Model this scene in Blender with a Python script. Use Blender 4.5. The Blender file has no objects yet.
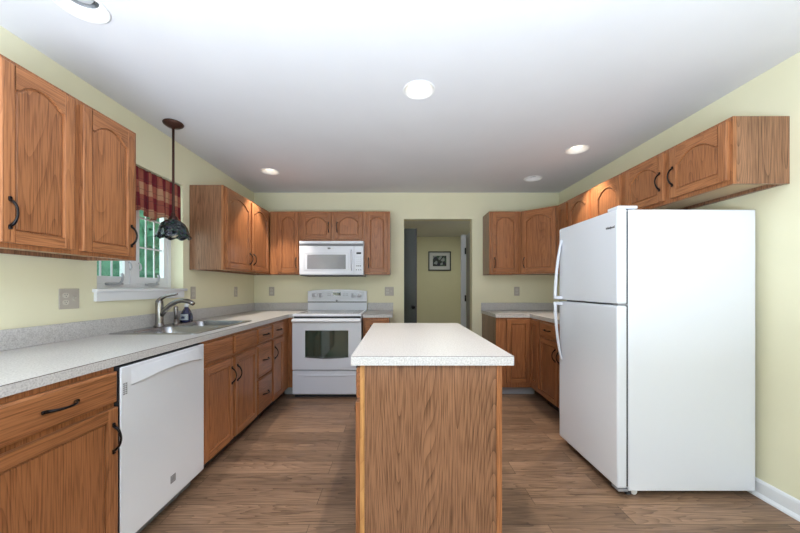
import bpy, bmesh, math, random
from mathutils import Vector, Matrix
random.seed(7)
PI = math.pi
S = bpy.context.scene
COL = S.collection

# ------------------------------------------------------------------ camera, world, light, exposure
cam_d = bpy.data.cameras.new('camera')
cam = bpy.data.objects.new('camera', cam_d); COL.objects.link(cam)
EYE = 1.213
cam.location = (0, 0, EYE); cam.rotation_euler = (PI/2, 0, 0)
cam_d.sensor_width = 36; cam_d.lens = 14.715
cam_d.shift_x = 0.003; cam_d.shift_y = 0.0261
cam_d.clip_start = 0.02; cam_d.clip_end = 200
S.camera = cam

S.view_settings.view_transform = 'Standard'
S.view_settings.look = 'None'
S.view_settings.gamma = 1.0
S.view_settings.use_curve_mapping = False
S.view_settings.exposure = 0.48

W = bpy.data.worlds.new('World'); S.world = W; W.use_nodes = True
nt = W.node_tree
sky = nt.nodes.new('ShaderNodeTexSky'); sky.sky_type = 'NISHITA'; sky.sun_disc = False
sky.sun_elevation = math.radians(42); sky.sun_rotation = math.radians(120)
bg = nt.nodes['Background']; nt.links.new(sky.outputs[0], bg.inputs[0])
bg.inputs[1].default_value = 0.22

def area(name, loc, rot, sx, sy, power, col):
    d = bpy.data.lights.new(name, 'AREA'); d.shape = 'RECTANGLE'; d.size = sx; d.size_y = sy
    d.energy = power; d.color = col
    o = bpy.data.objects.new(name, d); COL.objects.link(o); o.location = loc; o.rotation_euler = rot
    return o
# area lights: two added fills, then daylight through the sink window
# added fill light behind the camera, aimed up to brighten the ceiling
area('added_ceiling_fill', (-0.35, -1.0, 0.75), (PI, 0, 0), 3.0, 1.9, 240, (0.70, 0.83, 1.0))
area('added_hall_fill', (0.9, 6.4, 2.44), (0, 0, 0), 0.6, 0.6, 8, (0.93, 1.0, 0.90))  # added fill under the hall ceiling to brighten it, no fixture modelled
area('daylight_sink_window', (-2.25, 2.45, 1.75), (0, -PI/2, 0), 1.0, 0.8, 6, (0.9, 1.0, 0.95))
CAN_POWER = 50
CAN_COL = (1.0, 0.90, 0.78)

# ------------------------------------------------------------------ helpers
def M_new(name):
    m = bpy.data.materials.new(name); m.use_nodes = True
    b = m.node_tree.nodes['Principled BSDF']
    return m, m.node_tree, b
def plain(name, col, rough=0.5, metal=0.0, spec=0.5, coat=0.0, emit=None, estr=0.0):
    m, t, b = M_new(name)
    b.inputs['Base Color'].default_value = (*col, 1); b.inputs['Roughness'].default_value = rough
    b.inputs['Metallic'].default_value = metal; b.inputs['Specular IOR Level'].default_value = spec
    b.inputs['Coat Weight'].default_value = coat
    if emit:
        b.inputs['Emission Color'].default_value = (*emit, 1); b.inputs['Emission Strength'].default_value = estr
    return m
def N(t, kind, **kw):
    n = t.nodes.new(kind)
    for k, v in kw.items(): setattr(n, k, v)
    return n
def ramp(t, stops, interp='LINEAR'):
    n = t.nodes.new('ShaderNodeValToRGB'); n.color_ramp.interpolation = interp
    e = n.color_ramp.elements
    e[0].position, e[0].color = stops[0][0], (*stops[0][1], 1)
    e[1].position, e[1].color = stops[1][0], (*stops[1][1], 1)
    for p, c in stops[2:]:
        q = e.new(p); q.color = (*c, 1)
    return n
def math_n(t, op, a, b=None):
    n = t.nodes.new('ShaderNodeMath'); n.operation = op
    for i, x in enumerate((a, b)):
        if x is None: continue
        if isinstance(x, (int, float)): n.inputs[i].default_value = x
        else: t.links.new(x, n.inputs[i])
    return n.outputs[0]
def mix_n(t, fac, a, b, mode='MIX'):
    n = t.nodes.new('ShaderNodeMix'); n.data_type = 'RGBA'; n.blend_type = mode
    for s, x in ((n.inputs['Factor'], fac), (n.inputs[6], a), (n.inputs[7], b)):
        if isinstance(x, (int, float)): s.default_value = x
        elif isinstance(x, tuple): s.default_value = (*x, 1)
        else: t.links.new(x, s)
    return n.outputs[2]

def oak(name, axis, light, dark, contour=40.0, across=4.5, along=0.40, grain=0.36, pores=0.55, rough=0.28):
    """oak with long cathedral grain running along one axis of the object"""
    m, t, b = M_new(name); L = t.links
    tc = N(t, 'ShaderNodeTexCoord'); oi = N(t, 'ShaderNodeObjectInfo')
    off = N(t, 'ShaderNodeCombineXYZ')
    for i, k in enumerate((13.1, 7.7, 17.3)): L.new(math_n(t, 'MULTIPLY', oi.outputs['Random'], k), off.inputs[i])
    add = N(t, 'ShaderNodeVectorMath', operation='ADD'); L.new(tc.outputs['Object'], add.inputs[0]); L.new(off.outputs[0], add.inputs[1])
    def mp(a, l):
        n = N(t, 'ShaderNodeMapping'); s = [a, a, a]; s['xyz'.index(axis)] = l
        n.inputs['Scale'].default_value = s; L.new(add.outputs[0], n.inputs['Vector']); return n.outputs[0]
    n1 = N(t, 'ShaderNodeTexNoise'); n1.inputs['Scale'].default_value = 1; n1.inputs['Detail'].default_value = .4; n1.inputs['Roughness'].default_value = .3
    L.new(mp(across, along), n1.inputs['Vector'])
    wob = N(t, 'ShaderNodeTexNoise'); wob.inputs['Scale'].default_value = 1; wob.inputs['Detail'].default_value = 2
    L.new(mp(26, 5), wob.inputs['Vector'])
    ph = math_n(t, 'ADD', math_n(t, 'MULTIPLY', n1.outputs['Fac'], contour), math_n(t, 'MULTIPLY', wob.outputs['Fac'], 0.16))
    fr = math_n(t, 'FRACT', ph)
    r1 = ramp(t, [(0, (1, 1, 1)), (1, (0, 0, 0)), (.12, (.55, .55, .55)), (.45, (.12, .12, .12)), (.9, (.05, .05, .05))]); L.new(fr, r1.inputs[0])
    n2 = N(t, 'ShaderNodeTexNoise'); n2.inputs['Scale'].default_value = 1; n2.inputs['Detail'].default_value = 3
    L.new(mp(210, 6), n2.inputs['Vector'])
    r2 = ramp(t, [(.44, (0, 0, 0)), (.62, (1, 1, 1))]); L.new(n2.outputs['Fac'], r2.inputs[0])
    n3 = N(t, 'ShaderNodeTexNoise'); n3.inputs['Scale'].default_value = 1; n3.inputs['Detail'].default_value = 1
    L.new(mp(9, .8), n3.inputs['Vector'])
    f = math_n(t, 'ADD', math_n(t, 'MULTIPLY', r1.outputs[0], grain), math_n(t, 'MULTIPLY', r2.outputs[0], pores))
    f = math_n(t, 'ADD', f, math_n(t, 'MULTIPLY', math_n(t, 'SUBTRACT', n3.outputs['Fac'], .5), .5))
    cl = N(t, 'ShaderNodeClamp'); L.new(f, cl.inputs[0])
    col = mix_n(t, cl.outputs[0], light, dark)
    tone = N(t, 'ShaderNodeHueSaturation'); L.new(col, tone.inputs['Color'])
    L.new(math_n(t, 'ADD', math_n(t, 'MULTIPLY', oi.outputs['Random'], .18), .91), tone.inputs['Value'])
    L.new(tone.outputs[0], b.inputs['Base Color'])
    b.inputs['Roughness'].default_value = rough; b.inputs['Specular IOR Level'].default_value = .4
    bp = N(t, 'ShaderNodeBump'); bp.inputs['Strength'].default_value = .12; bp.inputs['Distance'].default_value = .002
    L.new(r2.outputs[0], bp.inputs['Height']); L.new(bp.outputs[0], b.inputs['Normal'])
    return m

OL, OD = (0.440, 0.178, 0.072), (0.150, 0.052, 0.020)
oak_v = oak('oak_upright', 'z', OL, OD)
oak_h = oak('oak_level', 'x', OL, OD)
oak_panel = oak('oak_panel', 'z', (0.415, 0.166, 0.067), (0.138, 0.047, 0.018), contour=40, across=5.5, along=.55, grain=.38, pores=.55)
oak_side = oak('oak_laminate', 'z', (0.330, 0.162, 0.088), (0.100, 0.045, 0.022), contour=58, across=5.0, along=.30, grain=.60, pores=.60)
oak_edge = oak('oak_edge', 'z', (0.60, 0.31, 0.115), (0.34, 0.15, 0.05), grain=.3)
particle = plain('pale_cabinet_bottom', (0.62, 0.47, 0.30), .6)
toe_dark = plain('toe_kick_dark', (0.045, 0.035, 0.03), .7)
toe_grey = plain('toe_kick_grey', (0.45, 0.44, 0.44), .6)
bronze = plain('oil_rubbed_bronze', (0.022, 0.019, 0.020), .32, .85)
bronze_red = plain('aged_bronze', (0.085, 0.038, 0.028), .42, .7)
white_app = plain('white_enamel', (0.78, 0.795, 0.85), .28, 0, .5)
white_app2 = plain('white_enamel_grey', (0.68, 0.70, 0.74), .3)  # slightly greyer white for bodies, burner rings, bezel and keypad
white_trim = plain('white_paint', (0.80, 0.80, 0.82), .4)
crank_m = plain('crank_grey', (0.42, 0.42, 0.44), .4)
white_plas = plain('white_plastic', (0.75, 0.75, 0.75), .35)
dark_gap = plain('dark_gasket', (0.03, 0.03, 0.035), .7)
grey_plas = plain('grey_plastic', (0.28, 0.28, 0.30), .5)
black_glass = plain('black_glass', (0.012, 0.014, 0.016), .05, 0, .6)
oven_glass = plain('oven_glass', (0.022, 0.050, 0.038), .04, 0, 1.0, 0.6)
cook_glass = plain('cooktop_glass', (0.16, 0.16, 0.17), .12)
steel = plain('brushed_steel', (0.42, 0.42, 0.43), .27, 1.0)
chrome = plain('brushed_nickel', (0.33, 0.31, 0.30), .25, 1.0)
plate_m = plain('wall_plate_grey', (0.48, 0.43, 0.37), .45)
ivory = plain('ivory_plastic', (0.62, 0.58, 0.50), .4)
lamp_on = plain('lit_bulb', (1, .95, .85), .5, emit=(1.0, .86, .62), estr=3.0)
lamp_off = plain('unlit_bulb', (.55, .55, .55), .35)
can_white = plain('can_trim_white', (.85, .84, .82), .35)
can_metal = plain('can_reflector', (.75, .75, .75), .2, .9)
cream = plain('cream_glass', (.75, .68, .50), .4)
hall_door_m = plain('hall_door_shaded', (0.048, 0.056, 0.046), .5)  # dark colour includes the hall shade on a white door
hall_leaf_m = plain('hall_leaf_shaded', (0.30, 0.28, 0.25), .5)  # white leaf with its shade painted into the grey-brown
navy = plain('dark_blue_soap', (0.010, 0.014, 0.07), .08, 0, .6, .5)
black_plain = plain('black_frame', (0.015, 0.015, 0.02), .4)
paper = plain('picture_mat', (0.72, 0.72, 0.76), .7)

def noise_mat(name, stops, scale, rough=.5, detail=4, spec=.4, axis_scale=(1, 1, 1)):
    m, t, b = M_new(name)
    tc = N(t, 'ShaderNodeTexCoord'); mp = N(t, 'ShaderNodeMapping'); mp.inputs['Scale'].default_value = axis_scale
    t.links.new(tc.outputs['Object'], mp.inputs[0])
    n = N(t, 'ShaderNodeTexNoise'); n.inputs['Scale'].default_value = scale; n.inputs['Detail'].default_value = detail
    t.links.new(mp.outputs[0], n.inputs['Vector'])
    r = ramp(t, stops); t.links.new(n.outputs['Fac'], r.inputs[0]); t.links.new(r.outputs[0], b.inputs['Base Color'])
    b.inputs['Roughness'].default_value = rough; b.inputs['Specular IOR Level'].default_value = spec
    return m
laminate = noise_mat('speckled_laminate', [(.28, (.40, .37, .36)), (.68, (.66, .635, .615)), (.47, (.555, .53, .515))], 150, .34, 6)
laminate_edge = plain('laminate_seam', (.16, .13, .12), .5)
wall_paint = noise_mat('pale_yellow_paint', [(.3, (.800, .755, .545)), (.7, (.820, .772, .560))], 4, .75, 2, .25)
ceil_paint = noise_mat('ceiling_white', [(.3, (.735, .725, .735)), (.7, (.755, .745, .755))], 3, .85, 2, .2)
lawn_m = noise_mat('lawn', [(.3, (.05, .12, .03)), (.7, (.12, .22, .06))], 3, .9)

def floor_mat():
    m, t, b = M_new('oak_vinyl_plank'); L = t.links
    tc = N(t, 'ShaderNodeTexCoord')
    br = N(t, 'ShaderNodeTexBrick'); br.offset = .37; br.offset_frequency = 2
    for k, v in (('Scale', 1.0), ('Mortar Size', .0012), ('Mortar Smooth', .1), ('Bias', 0.0), ('Brick Width', 1.22), ('Row Height', .152)): br.inputs[k].default_value = v
    br.inputs['Color1'].default_value = (0, 0, 0, 1); br.inputs['Color2'].default_value = (1, 1, 1, 1); br.inputs['Mortar'].default_value = (.5, .5, .5, 1)
    L.new(tc.outputs['Object'], br.inputs['Vector'])
    sc = N(t, 'ShaderNodeVectorMath', operation='SCALE'); sc.inputs['Scale'].default_value = 23.0; L.new(br.outputs['Color'], sc.inputs[0])
    add = N(t, 'ShaderNodeVectorMath', operation='ADD'); L.new(tc.outputs['Object'], add.inputs[0]); L.new(sc.outputs[0], add.inputs[1])
    def mp(x, y):
        n = N(t, 'ShaderNodeMapping'); n.inputs['Scale'].default_value = (x, y, 1); L.new(add.outputs[0], n.inputs['Vector']); return n.outputs[0]
    n1 = N(t, 'ShaderNodeTexNoise'); n1.inputs['Scale'].default_value = 1; n1.inputs['Detail'].default_value = 2; L.new(mp(.9, 7.5), n1.inputs['Vector'])
    w = N(t, 'ShaderNodeTexNoise'); w.inputs['Scale'].default_value = 1; w.inputs['Detail'].default_value = 3; L.new(mp(9, 40), w.inputs['Vector'])
    fr = math_n(t, 'FRACT', math_n(t, 'ADD', math_n(t, 'MULTIPLY', n1.outputs['Fac'], 17), math_n(t, 'MULTIPLY', w.outputs['Fac'], .8)))
    r1 = ramp(t, [(0, (1, 1, 1)), (1, (0, 0, 0)), (.2, (.5, .5, .5)), (.6, (.1, .1, .1))]); L.new(fr, r1.inputs[0])
    n2 = N(t, 'ShaderNodeTexNoise'); n2.inputs['Scale'].default_value = 1; n2.inputs['Detail'].default_value = 4; L.new(mp(5, 120), n2.inputs['Vector'])
    r2 = ramp(t, [(.35, (0, 0, 0)), (.7, (1, 1, 1))]); L.new(n2.outputs['Fac'], r2.inputs[0])
    n3 = N(t, 'ShaderNodeTexNoise'); n3.inputs['Scale'].default_value = 1; n3.inputs['Detail'].default_value = 1; L.new(mp(1.2, 9), n3.inputs['Vector'])
    f = math_n(t, 'ADD', math_n(t, 'MULTIPLY', r1.outputs[0], .42), math_n(t, 'MULTIPLY', r2.outputs[0], .5))
    f = math_n(t, 'ADD', f, math_n(t, 'MULTIPLY', math_n(t, 'SUBTRACT', n3.outputs['Fac'], .5), .9))
    cl = N(t, 'ShaderNodeClamp'); L.new(f, cl.inputs[0])
    c = mix_n(t, cl.outputs[0], (.320, .196, .122), (.085, .047, .028))
    tone = N(t, 'ShaderNodeHueSaturation'); L.new(c, tone.inputs['Color'])
    L.new(math_n(t, 'ADD', math_n(t, 'MULTIPLY', br.outputs['Color'], .38), .80), tone.inputs['Value'])
    c2 = mix_n(t, br.outputs['Fac'], tone.outputs[0], (.05, .03, .02))
    L.new(c2, b.inputs['Base Color']); b.inputs['Roughness'].default_value = .42; b.inputs['Specular IOR Level'].default_value = .35
    return m
floor_m = floor_mat()

def plaid_mat():
    m, t, b = M_new('plaid_cotton'); L = t.links
    tc = N(t, 'ShaderNodeTexCoord'); sp = N(t, 'ShaderNodeSeparateXYZ'); L.new(tc.outputs['UV'], sp.inputs[0])
    def bands(o, per, duty):
        f = math_n(t, 'FRACT', math_n(t, 'DIVIDE', o, per)); return math_n(t, 'LESS_THAN', f, duty)
    a = bands(sp.outputs['X'], .21, .50); c = bands(sp.outputs['Y'], .19, .52)
    s = math_n(t, 'MULTIPLY', math_n(t, 'ADD', a, c), .5)
    r = ramp(t, [(0, (.50, .27, .16)), (1, (.17, .022, .030)), (.5, (.34, .10, .07))]); L.new(s, r.inputs[0])
    l = math_n(t, 'MAXIMUM', bands(sp.outputs['X'], .085, .07), bands(sp.outputs['Y'], .075, .07))
    L.new(mix_n(t, math_n(t, 'MULTIPLY', l, .55), r.outputs[0], (.10, .05, .05)), b.inputs['Base Color'])
    b.inputs['Roughness'].default_value = .9; b.inputs['Specular IOR Level'].default_value = .1
    return m
plaid = plaid_mat()

def mosaic_mat():
    m, t, b = M_new('mosaic_art_glass'); L = t.links
    tc = N(t, 'ShaderNodeTexCoord'); v = N(t, 'ShaderNodeTexVoronoi'); v.inputs['Scale'].default_value = 66
    L.new(tc.outputs['Object'], v.inputs['Vector'])
    sp = N(t, 'ShaderNodeSeparateColor'); L.new(v.outputs['Color'], sp.inputs[0])
    r = ramp(t, [(0, (.010, .012, .015)), (.45, (.012, .035, .022)), (.7, (.03, .03, .05)), (.88, (.05, .06, .065)), (1, (.03, .012, .035))], 'CONSTANT'); L.new(sp.outputs[0], r.inputs[0])
    L.new(r.outputs[0], b.inputs['Base Color']); b.inputs['Roughness'].default_value = .15
    return m
mosaic = mosaic_mat()

def pane_mat():
    m = bpy.data.materials.new('window_glass'); m.use_nodes = True; t = m.node_tree
    t.nodes.remove(t.nodes['Principled BSDF'])
    tr = N(t, 'ShaderNodeBsdfTransparent'); gl = N(t, 'ShaderNodeBsdfGlossy'); gl.inputs['Roughness'].default_value = .02
    mx = N(t, 'ShaderNodeMixShader'); mx.inputs[0].default_value = .07
    tr.inputs[0].default_value = (.90, .97, .94, 1)
    t.links.new(tr.outputs[0], mx.inputs[1]); t.links.new(gl.outputs[0], mx.inputs[2])
    t.links.new(mx.outputs[0], t.nodes['Material Output'].inputs[0]); return m
glass = pane_mat()

def leaf_mat(name, c1, c2):
    m, t, b = M_new(name)
    tc = N(t, 'ShaderNodeTexCoord'); n = N(t, 'ShaderNodeTexNoise'); n.inputs['Scale'].default_value = 5
    t.links.new(tc.outputs['Object'], n.inputs['Vector'])
    r = ramp(t, [(.3, c1), (.7, c2)]); t.links.new(n.outputs['Fac'], r.inputs[0]); t.links.new(r.outputs[0], b.inputs['Base Color'])
    b.inputs['Roughness'].default_value = .6; b.inputs['Subsurface Weight'].default_value = 0
    return m
leaf_a = leaf_mat('leaf_green', (.045, .20, .10), (.18, .50, .27))
bark = noise_mat('bark', [(.3, (.05, .035, .025)), (.7, (.12, .09, .06))], 8, .9)

def window_mesh_mat():
    m, t, b = M_new('microwave_window_mesh')
    tc = N(t, 'ShaderNodeTexCoord'); v = N(t, 'ShaderNodeTexVoronoi'); v.inputs['Scale'].default_value = 300; v.inputs['Randomness'].default_value = 0
    t.links.new(tc.outputs['Object'], v.inputs['Vector'])
    r = ramp(t, [(.25, (.10, .10, .11)), (.4, (.36, .36, .39))]); t.links.new(v.outputs['Distance'], r.inputs[0])
    t.links.new(r.outputs[0], b.inputs['Base Color']); b.inputs['Roughness'].default_value = .15
    return m
mw_mesh = window_mesh_mat()

def picture_mat():
    m, t, b = M_new('street_scene_print')
    tc = N(t, 'ShaderNodeTexCoord'); v = N(t, 'ShaderNodeTexVoronoi'); v.inputs['Scale'].default_value = 14
    t.links.new(tc.outputs['Object'], v.inputs['Vector'])
    sp = N(t, 'ShaderNodeSeparateColor'); t.links.new(v.outputs['Color'], sp.inputs[0])
    r = ramp(t, [(0, (.02, .03, .03)), (.4, (.05, .10, .07)), (.62, (.30, .33, .36)), (.8, (.02, .02, .05)), (.92, (.28, .05, .05))], 'CONSTANT'); t.links.new(sp.outputs[1], r.inputs[0])
    t.links.new(r.outputs[0], b.inputs['Base Color']); return m
print_m = picture_mat()

class MB:
    """collects shapes into one bmesh, then links it as ONE object"""
    def __init__(self): self.bm = bmesh.new()
    def faces(self, vs, fs, mat=0, smooth=False):
        V = [self.bm.verts.new(v) for v in vs]; out = []
        for f in fs:
            try: F = self.bm.faces.new([V[i] for i in f])
            except ValueError: continue
            F.material_index = mat; F.smooth = smooth; out.append(F)
        return out
    def box(self, x0, x1, y0, y1, z0, z1, mat=0, bev=0.0, seg=2):
        vs = [(x, y, z) for z in (z0, z1) for y in (y0, y1) for x in (x0, x1)]
        fs = [(0, 2, 3, 1), (4, 5, 7, 6), (0, 1, 5, 4), (2, 6, 7, 3), (0, 4, 6, 2), (1, 3, 7, 5)]
        F = self.faces(vs, fs, mat)
        if bev > 0:
            es = list({e for f in F for e in f.edges})
            r = bmesh.ops.bevel(self.bm, geom=es, offset=bev, segments=seg, affect='EDGES', profile=.5)
            for f in r['faces']: f.material_index = mat; f.smooth = True
        return self
    def slab(self, x0, x1, z0, z1, yb, yf, c, mat=0):
        """a board facing -y whose front edges are chamfered"""
        vs = [(x, yb, z) for x, z in ((x0, z0), (x1, z0), (x1, z1), (x0, z1))]
        vs += [(x, yf + c*.6, z) for x, z in ((x0, z0), (x1, z0), (x1, z1), (x0, z1))]
        vs += [(x, yf, z) for x, z in ((x0+c, z0+c), (x1-c, z0+c), (x1-c, z1-c), (x0+c, z1-c))]
        fs = [(0, 3, 2, 1), (8, 9, 10, 11)]
        for a in (0, 4):
            for i in range(4):
                j = (i+1) % 4; fs.append((a+i, a+j, a+4+j, a+4+i))
        self.faces(vs, fs, mat); return self
    def tube(self, pts, r, mat=0, seg=8, smooth=True, flat=1.0):
        pts = [Vector(p) for p in pts]; n = len(pts)
        rs = r if isinstance(r, (list, tuple)) else [r]*n
        up = None; rings = []
        for i, p in enumerate(pts):
            d = (pts[min(i+1, n-1)] - pts[max(i-1, 0)]).normalized()
            if up is None:
                up = Vector((0, 0, 1)) if abs(d.z) < .9 else Vector((1, 0, 0))
            a = d.cross(up).normalized(); bb = a.cross(d).normalized(); up = bb
            rings.append([p + (a*math.cos(2*PI*k/seg) + bb*math.sin(2*PI*k/seg)*flat)*rs[i] for k in range(seg)])
        vs = [v for ring in rings for v in ring]; fs = []
        for i in range(n-1):
            for k in range(seg):
                q = (k+1) % seg; fs.append((i*seg+k, i*seg+q, (i+1)*seg+q, (i+1)*seg+k))
        self.faces(vs, fs, mat, smooth)
        self.faces(rings[0][::-1], [tuple(range(seg))], mat); self.faces(rings[-1], [tuple(range(seg))], mat)
        return self
    def lathe(self, prof, c=(0, 0, 0), seg=24, mat=0, axis='z', smooth=True, ruffle=None, cap=True):
        vs = []; fs = []; n = len(prof)
        for i, (r, z) in enumerate(prof):
            for k in range(seg):
                th = 2*PI*k/seg; rr, zz = r, z
                if ruffle: rr, zz = ruffle(i, th, r, z)
                p = (rr*math.cos(th), rr*math.sin(th), zz)
                if axis == 'y': p = (p[0], p[2], p[1])
                if axis == 'x': p = (p[2], p[0], p[1])
                vs.append((p[0]+c[0], p[1]+c[1], p[2]+c[2]))
        for i in range(n-1):
            for k in range(seg):
                q = (k+1) % seg; fs.append((i*seg+k, i*seg+q, (i+1)*seg+q, (i+1)*seg+k))
        self.faces(vs, fs, mat, smooth)
        if cap:
            for i in (0, n-1):
                if prof[i][0] > 1e-5: self.faces([vs[i*seg+k] for k in range(seg)], [tuple(range(seg))], mat)
        return self
    def prism(self, poly, axis, a0, a1, mat=0):
        """poly of (u, v) pushed along an axis: x -> (y, z), y -> (x, z), z -> (x, y)"""
        def P(u, v, a): return {'x': (a, u, v), 'y': (u, a, v), 'z': (u, v, a)}[axis]
        n = len(poly); vs = [P(u, v, a0) for u, v in poly] + [P(u, v, a1) for u, v in poly]
        fs = [tuple(range(n))[::-1], tuple(range(n, 2*n))] + [(i, (i+1) % n, n+(i+1) % n, n+i) for i in range(n)]
        self.faces(vs, fs, mat); return self
    def cells(self, us, vs, keep, w0, w1, axis, mat=0, seam=None):
        """a sheet of the kept grid cells with thickness w0..w1 along an axis (holes where a cell is not kept)"""
        def P(u, v, w): return {'x': (w, u, v), 'y': (u, w, v), 'z': (u, v, w)}[axis]
        K = lambda i, j: 0 <= i < len(us)-1 and 0 <= j < len(vs)-1 and keep((us[i]+us[i+1])/2, (vs[j]+vs[j+1])/2)
        for i in range(len(us)-1):
            for j in range(len(vs)-1):
                if not K(i, j): continue
                u0, u1, v0, v1 = us[i], us[i+1], vs[j], vs[j+1]
                for w in (w0, w1): self.faces([P(u0, v0, w), P(u1, v0, w), P(u1, v1, w), P(u0, v1, w)], [(0, 1, 2, 3)], mat)
                for di, dj, (a, b) in ((-1, 0, ((u0, v0), (u0, v1))), (1, 0, ((u1, v0), (u1, v1))), (0, -1, ((u0, v0), (u1, v0))), (0, 1, ((u0, v1), (u1, v1)))):
                    if K(i+di, j+dj): continue
                    top = w1 - seam[0] if seam else w1
                    self.faces([P(*a, w0), P(*b, w0), P(*b, top), P(*a, top)], [(0, 1, 2, 3)], mat)
                    if seam: self.faces([P(*a, top), P(*b, top), P(*b, w1), P(*a, w1)], [(0, 1, 2, 3)], seam[1])
        return self
    def sheet_with_holes(self, outer, holes, z, mat=0):
        es = []
        for loop in [outer] + holes:
            V = [self.bm.verts.new((x, y, z)) for x, y in loop]
            es += [self.bm.edges.new((V[i], V[(i+1) % len(V)])) for i in range(len(V))]
        r = bmesh.ops.triangle_fill(self.bm, edges=es, use_beauty=True)
        for g in r['geom']:
            if isinstance(g, bmesh.types.BMFace): g.material_index = mat
        return self
    def build(self, name, mats, parent=None, weld=True, normals=True):
        bm = self.bm
        if weld: bmesh.ops.remove_doubles(bm, verts=bm.verts, dist=1e-5)
        if normals: bmesh.ops.recalc_face_normals(bm, faces=bm.faces)
        me = bpy.data.meshes.new(name); bm.to_mesh(me); bm.free()
        for m in (mats if isinstance(mats, (list, tuple)) else [mats]): me.materials.append(m)
        o = bpy.data.objects.new(name, me); COL.objects.link(o)
        if parent: o.parent = parent
        return o

def thing(name, label, cat, loc=(0, 0, 0), rz=0.0, group=None):
    o = bpy.data.objects.new(name, None); COL.objects.link(o); o.empty_display_size = .1
    o.location = loc; o.rotation_euler = (0, 0, rz); o['label'] = label; o['category'] = cat
    if group: o['group'] = group
    return o
def tag(o, label, cat, group=None, kind=None):
    o['label'] = label; o['category'] = cat
    if group: o['group'] = group
    if kind: o['kind'] = kind
    return o
def struct(name, mb, m, parent=None):
    o = mb.build(name, m, parent)
    if not parent: o['kind'] = 'structure'
    return o
def rrect(cx, cy, w, h, r, n=6):
    out = []
    for sx, sy, a0 in ((1, 1, 0), (-1, 1, PI/2), (-1, -1, PI), (1, -1, 1.5*PI)):
        for k in range(n+1):
            a = a0 + k*PI/2/n
            out.append((cx + sx*(w/2-r) + r*math.cos(a), cy + sy*(h/2-r) + r*math.sin(a)))
    return out

# ------------------------------------------------------------------ the room
XL, XR, YB, H = -1.876, 2.110, 4.275, 2.450
YR = -5.60; YH = 8.0
CANS = [(-1.388, 1.432, False), (0.134, 2.05, True), (-1.362, 3.49, True), (1.609, 2.933, True), (1.538, 3.715, False)]

struct('floor', MB().box(-2.05, 2.3, YR-.15, YH+.1, -.05, 0), floor_m)
c = MB()
circ = lambda x, y, r, n=24: [(x+r*math.cos(2*PI*k/n), y+r*math.sin(2*PI*k/n)) for k in range(n)]
c.sheet_with_holes([(-2.05, YR-.15), (2.3, YR-.15), (2.3, YH+.1), (-2.05, YH+.1)], [circ(x, y, .093) for x, y, _ in CANS], H)
struct('ceiling', c, ceil_paint)
# left wall with the sink window opening
WY0, WY1, WZ0, WZ1 = 2.04, 2.86, 1.182, 2.10
struct('wall_left', MB().cells([YR, WY0, WY1, YB+.14], [0, WZ0, WZ1, H], lambda u, v: not (WY0 < u < WY1 and WZ0 < v < WZ1), XL-.17, XL, 'x'), wall_paint)
struct('wall_right', MB().box(XR, XR+.15, YR, YB+.14, 0, H), wall_paint)
DX0, DX1, DZ = .084, .975, 2.107
struct('wall_back', MB().cells([XL, DX0, DX1, XR], [0, DZ, H], lambda u, v: not (DX0 < u < DX1 and v < DZ), YB, YB+.14, 'y'), wall_paint)
RX0, RX1, RZ0, RZ1 = -1.35, 1.55, .60, 2.05
struct('wall_rear', MB().cells([XL, RX0, RX1, XR], [0, RZ0, RZ1, H], lambda u, v: not (RX0 < u < RX1 and RZ0 < v < RZ1), YR-.15, YR, 'y'), wall_paint)
struct('wall_hall_left', MB().box(-.80, -.70, YB+.14, YH, 0, H), wall_paint)
struct('wall_hall_right', MB().box(1.75, 1.85, YB+.14, YH, 0, H), wall_paint)
struct('wall_hall', MB().box(-.80, 1.85, YH, YH+.1, 0, H), wall_paint)
# baseboard with shoe moulding on the right wall
b = MB(); b.prism([(XR, 0), (XR-.030, 0), (XR-.028, .010), (XR-.018, .020), (XR-.014, .022), (XR-.014, .082), (XR-.010, .092), (XR, .096)], 'y', YR, 2.58)
struct('baseboard_right', b, white_trim)

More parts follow.
